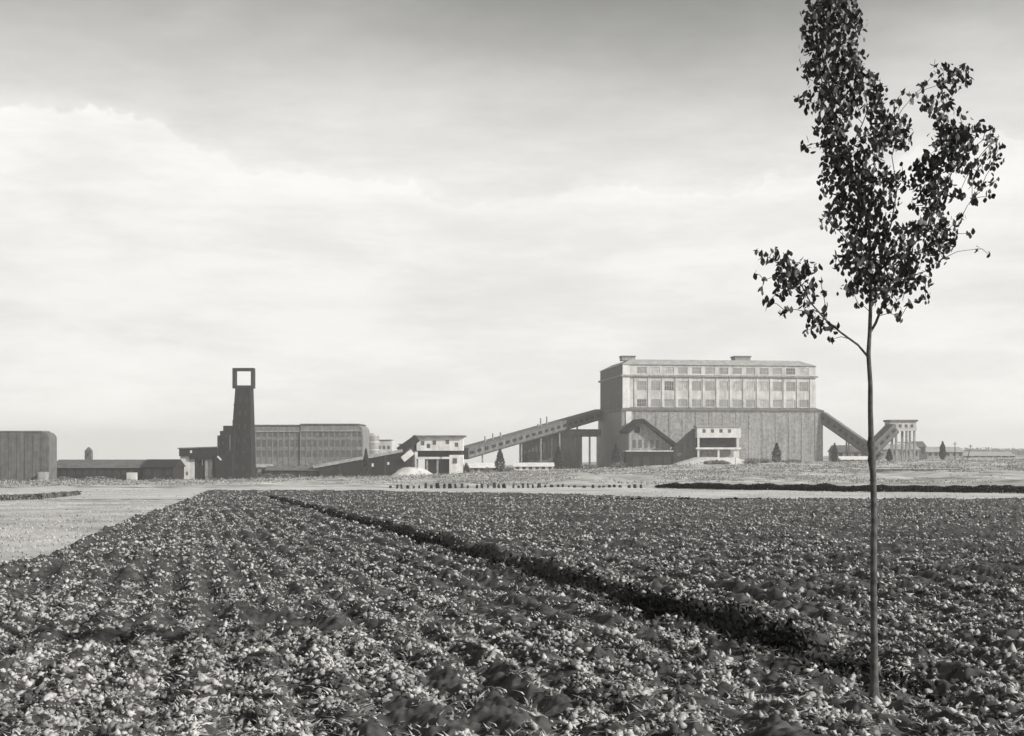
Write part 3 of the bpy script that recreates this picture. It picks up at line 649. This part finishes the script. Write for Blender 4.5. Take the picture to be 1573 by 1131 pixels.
lowshed('long_white_shed', 1292, 1338, 710, 705.5, 701, 600, 10, 'conc', 'white', 'low white-roofed shed left of the tree trunk below the conveyor', 4)
lowshed('flat_works', 1350, 1412, 708, 690, 682, 690, 20, 'conc_mid', 'roof_pale', 'hazy low works behind the stilts of the loading house', 6)
lowshed('far_works', 1405, 1422, 708, 686, 678, 700, 14, 'brick_mid', 'roof', 'narrow dark house right of the loading house', 2)
lowshed('far_hall', 1424, 1480, 708, 694, 686.5, 760, 18, 'conc_mid', 'roof_pale', 'pale far hall behind the narrow conifer on the right', 6)
lowshed('far_hall', 1482, 1560, 707, 700, 694, 820, 20, 'conc_mid', 'roof_pale', 'last low hall at the right edge on the horizon', 7)
for px, lab in ((1467, 'thin dark pole left of two on the far right skyline'), (1486, 'leaning dark pole nearest the right edge')):
    o = bpy.data.objects.new('pole', None); Y = 700; X = PX(px, Y); o = root('telegraph_pole', X, Y, lab, 'pole')
    MB().cyl(0, 0, .28, .2, -1, 10 if px < 1470 else 8.6, 8).build('mast', 'steel', o); MB().box(-1.1, 1.1, -.12, .12, 8.6 if px < 1470 else 7.4, 8.9 if px < 1470 else 7.7).build('crossarm', 'steel', o)
    if px > 1470: o.rotation_euler = (0, math.radians(14), 0)
# low dark wall in the meadow
s = Site('low_wall', 1340, 300, 'long low dark wall lying in the meadow at right', 'wall')
m_ = MB(); x1 = s.x(1476)
m_.box(0, x1, 0, .5, -.6, .75).build('wall', 'brick_mid', s.r); MB().box(-.1, x1+.1, -.1, .6, .753, .9).build('coping', 'conc', s.r)

# ------------------------------------------------------------------ trees, hedges and scrub near the works
def conifer(px, pyt, pyb, wpx, Y, label, cat='conifer'):
    X = PX(px, Y); zb = g(X, Y); r = root('conifer', X, Y, label, cat, random.random()*6, 'dark conifers planted before the works')
    Ht = PZ(pyt, Y)-zb; R = wpx/2*Y/F*1.15
    MB().tube([(0,0,-.5),(0,0,Ht*.5),(0,0,Ht*.95)], [.25,.15,.03], 7).build('trunk', 'bark', r)
    n = 1500; t = rng.random(n)**.8; rad = R*np.interp(t, [0,.12,.35,.7,1], [.55,.9,1.,.62,.05])*np.sqrt(.25+.75*rng.random(n))*(.75+.5*fbm(t*9+px, t*3, 2, 6)); a = rng.random(n)*6.28
    V, f = leafcloud(np.stack([np.cos(a)*rad, np.sin(a)*rad, .05*Ht+t*Ht*.95], -1), .34)
    local_np('crown', V, f, 'cypress', r)
for a in ((768, 690, 725, 13, 545, 'dark conical conifer between the two white-roofed sheds'), (858, 686, 720, 13, 560, 'dark conical conifer before the wing of the tall store'),
          (946, 682, 718, 11, 575, 'slim dark conifer against the shadowed end of the great plant'), (1193, 681, 711, 13, 590, 'dark conifer alone before the right half of the great plant'),
          (1282, 681, 708, 9, 600, 'slim conifer below the sloping conveyor right of the plant'), (1366, 690, 707, 9, 600, 'small conifer under the loading house'),
          (1448, 678, 707, 9, 640, 'narrow tall conifer on the right skyline'), (562, 690, 728, 9, 525, 'thin dark conifer in front of the dark incline')): conifer(*a)
def bush(px, Y, wpx, hpx, label, m='scrub', n=500, dz=0):
    X = PX(px, Y); r = root('bush', X, Y, label, 'bush', 0, 'bushes at the foot of the works'); R = wpx/2*Y/F; Hh = hpx*Y/F
    for k_ in range(3): MB().tube([(0,0,-.2),(random.uniform(-.4,.4)*R,random.uniform(-.4,.4)*R,Hh*.7)], [.08,.03], 5).build('stem', 'bark', r)
    v = rng.normal(size=(n,3)); v /= np.linalg.norm(v, axis=1)[:,None]; v *= (rng.random(n)**.45)[:,None]
    lump = .7+.6*fbm(v[:,0]*2+px, v[:,2]*2, 2, 3)
    P = v*lump[:,None]*np.array([R, R*.8, Hh*.5])+np.array([0,0,Hh*.48])
    V, f = leafcloud(P, max(.22, R*.09)); local_np('foliage', V, f, m, r)
for a in ((748, 540, 12, 9, 'low dark bush left of the first conical conifer'), (782, 538, 18, 9, 'low dark bush right of the first conical conifer'), (1100, 560, 44, 7, 'broad grey bush before the white spoil mound', 'scrub'),
          (1155, 575, 26, 9, 'dark bush at the right foot of the white spoil mound'), (1175, 585, 22, 8, 'dark bush between spoil mound and lone conifer'), (1215, 590, 30, 6, 'low scrubby bush right of the lone conifer'),
          (950, 540, 26, 10, 'grey bush at the foot of the plant end wall'), (905, 540, 30, 8, 'low bush left of the great plant'), (440, 505, 26, 8, 'dark bush right of the pit-head tower'), (412, 500, 20, 9, 'dark bush at the right foot of the tower'),
          (150, 420, 40, 9, 'dark bush before the long low hall'), (98, 430, 22, 9, 'dark bush beside the rounded block'), (240, 420, 22, 6, 'small bush before the brick workshop'), (330, 430, 16, 5, 'small bush before the tower foot')): bush(*a)
def hedge(name, pts, wd, hh, n, label, m='hedge'):
    X0, Y0 = pts[0]; r = root(name, X0, Y0, label, 'hedge')
    tt = rng.random(n); P0 = np.array(pts); k_ = np.linspace(0, 1, len(P0))
    X = np.interp(tt, k_, P0[:,0]); Y = np.interp(tt, k_, P0[:,1])
    top = hh*(.65+.7*fbm(X*.6, Y*.6, 3, 14))*np.minimum(1, .25+tt*9); v = rng.random(n)**.8
    oy = rng.normal(0, wd*.36, n)
    P = np.stack([X-X0+rng.normal(0,.1,n), Y-Y0+oy, gz(X,Y)-r.location.z + v*top*np.sqrt(np.clip(1-(oy/wd)**2, .1, 1))], -1)
    V, f = leafcloud(P, .10); local_np('foliage', V, f, m, r)
    st = MB()
    for i in range(0, 14):
        a = (i+.5)/14; x = float(np.interp(a, k_, P0[:,0]))-X0; y = float(np.interp(a, k_, P0[:,1]))-Y0; z = g(x+X0, y+Y0)-r.location.z
        MB().tube([(x,y,z-.1),(x+.1,y,z+hh*.7)], [.05,.02], 5).build('stem', 'bark', r)
def hp(px, py):
    Y = 2/((py-HOR)/F-.02); return PX(px, Y), Y
hedge('clipped_hedge', [hp(1008, 749.5), hp(1120, 752), hp(1300, 755), hp(1600, 758)], 1.1, .72, 32000, 'long dark hedge line crossing the right half of the field')
hedge('short_hedge', [hp(-30, 769), hp(60, 767), hp(120, 761)], .6, .42, 6000, 'short dark hedge at the left edge above the pale field', 'scrub')
# meadow growth
n = 110000; Y = 192*(640/192)**rng.random(n); X = (rng.random(n)*1.04-.52)*Y
k = fbm(X*.11, Y*.035, 4, 81) > .50; X, Y = X[k], Y[k]; n = len(X)
P = np.stack([X, Y, gz(X,Y) + 1.3*(fbm(X*.09, Y*.03, 4, 51)-.5)*np.interp(Y,[150,230],[.25,1]) + np.abs(rng.normal(0,.4,n))*(fbm(X*.2, Y*.1, 2, 5)*1.6)], -1)
V, f = leafcloud(P, .0006*Y)
h_ = n//2
tag(np_mesh('meadow_scrub', V[:h_*4], f[:h_*2], 'scrub'), 'dark weeds and scrub over the rough meadow', 'scrub', kind='stuff')
tag(np_mesh('meadow_weeds', V[h_*4:], f[h_*2:]-h_*4, 'scrub_pale'), 'pale dry weeds over the rough meadow', 'weeds', kind='stuff')
# distant woods on the horizon
n = 30000; Y = rng.uniform(1500, 2400, n); X = (.31+rng.random(n)*.25)*Y
P = np.stack([X, Y, gz(X,Y) + rng.random(n)**1.3*(3+9*fbm(X*.006, Y*.003, 3, 41))], -1); V, f = leafcloud(P, 1.3)
tag(np_mesh('distant_wood', V, f, 'scrub'), 'hazy low line of woods on the far horizon', 'wood', kind='stuff')

# row of short stakes
st = MB(); st.frustum((-.13,.13,-.12,.12), .62, (-.10,.11,-.09,.10), -.2).poly([(-.10,-.09,.62),(.11,-.09,.62),(.11,.10,.62),(-.10,.10,.62),(.0,.0,.72)], [(0,1,4),(1,2,4),(2,3,4),(3,0,4)])
sm = mesh_of(st, 'stake', 'wood')
px = 600.0
while px < 986:
    X, Y = hp(px, 750.6 - .5*math.sin(px*.01)); o = inst('stake', sm, None, (X, Y, g(X, Y)), (random.uniform(-.12,.12), random.uniform(-.16,.16), random.random()*3))
    k_ = random.uniform(.75, 1.2); o.scale = (k_*random.uniform(.9,2.2), k_*1.3, k_*random.uniform(.6,1.05))
    tag(o, 'short dark stake in the long row along the far edge of the field', 'stake', 'stakes in a row across the far field edge')
    px += random.choice((7, 8, 8.5, 9, 9.5, 10, 14))

# ------------------------------------------------------------------ the young tree
TY = 11.4; TX = PX(1343, TY); tz = g(TX, TY) + float(soil_z(np.array(TX), np.array(TY)))
tree = root('young_tree', TX, TY, 'slender young broadleaf tree with dark leaves at the right of the field', 'tree', z=tz)
def T(px, py, dy=0.0):     # tree-local point, dy behind the trunk
    return Vector((PX(px, TY+dy)-TX, dy, PZ(py, TY+dy)-tz))
pm_ = TY/F
trunk_px = [(1344,1076,9.5),(1343,1060,7.4),(1343,1040,6.4),(1343,1000,5.7),(1342,930,5.2),(1342,860,4.9),(1343,800,4.8),(1342,760,4.8),(1341,725,4.8),(1339,706,6.2),(1339,696,5.0),(1338,684,6.0),(1338,670,4.4),(1337,630,3.9),(1337,590,3.6),(1335,560,3.4),(1334,545,3.5),(1336,510,3.0),(1337,480,2.9),(1338,450,2.7),(1337,400,2.5),(1335,354,2.3),(1321,287,2.0),(1300,240,1.8),(1284,200,1.6),(1277,154,1.4),(1268,92,1.1),(1275,30,.8),(1280,-20,.5)]
trunk = [T(a, b, .05*math.sin(b*.02)) for a, b, c in trunk_px]
MB().tube(trunk, [c*pm_ for a, b, c in trunk_px], 12).build('trunk', 'bark', tree, True)
def cp(c, d_): return (1140+c/2.095, 20+d_/2.095)
limbs = {'right': [(1336,512),(1345,497),(1354,474),(1366,440),(1376,412),(1400,380),(1424,352),(1437,300),(1449,240),(1450,170),(1446,115)],
         'left': [(1333,548),(1318,530),(1293,512),(1269,492),(1245,465),(1232,440),(1208,414),(1182,396),(1166,390)],
         'mid': [(1337,440),(1352,400),(1370,340),(1378,290),(1370,240),(1380,195)],
         'far': [(1424,352),(1445,300),(1470,250),(1500,210),(1520,220)],
         'low': [(1340,470),(1358,440),(1385,430),(1415,420)],
         'upper': [(1300,240),(1325,190),(1340,150),(1345,115)]}
depth = {'right': -.35, 'left': -.25, 'mid': .4, 'far': -.1, 'low': .35, 'upper': .3}
spine = [(p, .0) for p in trunk[15:]]
for nm, pl in limbs.items():
    base = {'far': -.35*.6}.get(nm, 0)
    pts = [T(a, b, base + depth[nm]*(i/(len(pl)-1))) for i, (a, b) in enumerate(pl)]
    r0 = {'right': 2.3, 'left': 1.9, 'mid': 1.8, 'far': 1.2, 'low': 1.3, 'upper': 1.2}[nm]
    MB().tube(pts, [pm_*(r0*(1-.8*i/(len(pts)-1))) for i in range(len(pts))], 8).build('limb', 'bark', tree, True)
    for i in range(len(pts)-1):
        for q_ in (0, .5): spine.append((pts[i].lerp(pts[i+1], q_), 0))
CL = """230 0 30;280 -5 35;330 0 35;370 10 20;260 -40 30;310 -40 30;290 -80 25;300 -110 15;210 50 20;250 60 35;300 50 35;360 50 30;210 110 22;260 120 40;330 120 38;240 170 42;370 160 28;320 190 42;420 210 22;380 220 32;205 200 14;270 240 40;330 260 42;400 270 38;440 260 24;190 280 18;225 290 22;280 310 38;340 320 32;430 310 28;300 370 42;250 370 20;450 360 35;490 350 28;520 370 22;500 410 34;440 410 34;380 400 26;300 430 40;270 430 24;205 430 18;330 470 38;390 450 26;440 450 22;285 500 34;370 510 44;270 540 22;320 560 40;390 570 45;440 520 30;490 540 32;470 590 34;260 580 12;330 620 40;400 630 45;300 640 26;270 660 18;290 690 18;320 710 22;370 680 34;430 690 34;470 650 26;400 740 40;350 760 28;460 730 36;520 710 28;570 690 28;620 690 38;650 720 38;640 760 28;590 760 28;540 760 26;330 800 28;300 815 12;380 810 40;430 810 40;480 790 34;540 810 34;600 830 18;630 800 18;345 890 24;390 870 34;440 880 40;490 870 40;540 860 34;590 870 18;590 920 16;550 940 16;480 930 28;375 940 12;510 980 13;415 920 18;640 180 22;690 190 26;730 180 12;720 220 16;680 230 26;640 230 18;580 240 16;520 255 12;545 275 16;490 290 18;590 290 16;620 310 26;660 290 26;650 340 26;700 330 16;660 380 32;710 390 28;760 365 18;790 380 18;800 420 18;650 430 40;700 430 34;740 440 22;770 490 22;790 460 14;800 500 14;740 500 22;690 490 28;640 480 34;590 490 28;560 500 18;600 540 42;560 560 18;640 550 28;610 600 38;580 620 24;630 640 22;740 540 16;770 560 16;795 590 14;740 600 16;700 580 16;660 600 16;710 650 12;690 670 16;740 710 12;755 760 9;790 775 9;540 630 12;815 400 14;825 470 18;815 540 13;830 430 14;50 770 9;80 790 18;45 840 9;70 860 9;65 890 8;100 770 13;130 800 24;150 850 40;120 850 18;190 830 28;225 820 18;250 860 10;200 880 30;130 900 22;85 930 16;140 960 13;210 920 24;260 905 10;200 960 13;230 980 24;270 960 14;215 1020 16;250 1010 22;290 1020 18;290 1050 13;130 970 9"""
LP = []; tw = []
mpc = pm_/2.095
pend = [tuple(map(float, tok.split())) for tok in CL.split(';')]
pend = [(T(*cp(c, d_)), r_) for c, d_, r_ in pend]
O_ = Vector((-TX, 0, CAMZ-tz))
nodes = [sp[0] for sp in spine]
def near(base): return min(((q_.x-base.x)**2+(q_.z-base.z)**2+(.02 if q_.z > base.z+.03 else 0), i) for i, q_ in enumerate(nodes))
cand = [near(b_[0]) for b_ in pend]
while pend:
    j = min(range(len(pend)), key=lambda i: cand[i][0]); (base, r_), (dd, ni) = pend.pop(j), cand.pop(j)
    best = nodes[ni]; dist = math.hypot(best.x-base.x, best.z-base.z)
    ctr = Vector((base.x, max(-.8, min(.8, best.y + random.gauss(0, .05+.6*dist))), base.z)); kk = (TY+ctr.y)/TY; ctr.x = O_.x+(base.x-O_.x)*kk; ctr.z = O_.z+(base.z-O_.z)*kk; nodes.append(ctr); k_ = len(nodes)-1
    for i, (b2, r2) in enumerate(pend):
        d2 = (ctr.x-b2.x)**2+(ctr.z-b2.z)**2+(.02 if ctr.z > b2.z+.03 else 0)
        if d2 < cand[i][0]: cand[i] = (d2, k_)
    mid = best.lerp(ctr, .5)+Vector((0, 0, .03*dist/.2)); tw.append(([best, mid, ctr], [.004, .003, .0022]))
    n = int(max(3, (1.55 if r_ < 27 else 2.1)*PI*r_*r_/118))
    for _ in range(n):
        rr_ = (r_*math.sqrt(random.random())*.95 if random.random() < .62 else r_*(random.random()**.5)*1.3+6*random.random()); t = random.random()*6.283
        LP.append(ctr + Vector((rr_*math.cos(t)*mpc, random.gauss(0, r_*.8*mpc), rr_*math.sin(t)*mpc)))
mb = MB()
for p_, r_ in tw: mb.tube(p_, r_, 5)
o = mb.build('twigs', 'bark', tree); o['kind'] = 'stuff'
# leaves: pointed ovals folded along the midrib
LB = np.array([(0,-1,0),(.50,-.5,.10),(.62,.0,.13),(.36,.55,.08),(0,1,-.08),(-.36,.55,.08),(-.62,.0,.13),(-.50,-.5,.10),(0,0,0)]); LF = np.array([(0,1,8),(1,2,8),(2,3,8),(3,4,8),(4,5,8),(5,6,8),(6,7,8),(7,0,8)])
lme = mesh_of(MB().poly(LB.tolist(), LF.tolist()), 'leaf', 'leaf')
mats = []; area = []
for p_ in LP:
    sc = random.uniform(.021, .041)
    e = (Matrix.Rotation(random.random()*6.28, 3, 'Z') @ Matrix.Rotation(random.gauss(PI*.55, .7), 3, 'X') @ Matrix.Rotation(random.gauss(0, .5), 3, 'Y'))
    mats.append((p_, e, sc)); nrm = e @ Vector((0,0,1)); area.append(sc*sc*(.15+abs(nrm.y)))
order = np.argsort(-np.array(area)); pick = set(order[:300].tolist())
VV = []
for i, (p_, e, sc) in enumerate(mats):
    if i in pick:
        o = inst('leaf', lme, tree); o.matrix_local = Matrix.Translation(p_) @ e.to_4x4() @ Matrix.Scale(sc, 4)
    else: VV.append(LB @ np.array(e).T*sc + np.array(p_))
VV = np.array(VV); nn = len(VV)
local_np('crown', VV.reshape(-1,3), (LF[None]+9*np.arange(nn)[:,None,None]).reshape(-1,3), 'leaf', tree, 'stuff')

# ------------------------------------------------------------------ haze
hz = bpy.data.materials.new('haze_air'); hz.use_nodes = True; hn = hz.node_tree.nodes
hn.remove(hn['Principled BSDF']); pv = hn.new('ShaderNodeVolumePrincipled')
pv.inputs['Color'].default_value = (.98, .975, .95, 1); pv.inputs['Density'].default_value = .00028; pv.inputs['Anisotropy'].default_value = .1
hz.node_tree.links.new(pv.outputs[0], hn['Material Output'].inputs['Volume'])
o = MB().box(-3900, 3900, -480, 3600, -80, 49.5).build('haze', hz); tag(o, 'thin pale haze over the fields and works', 'haze', kind='stuff')
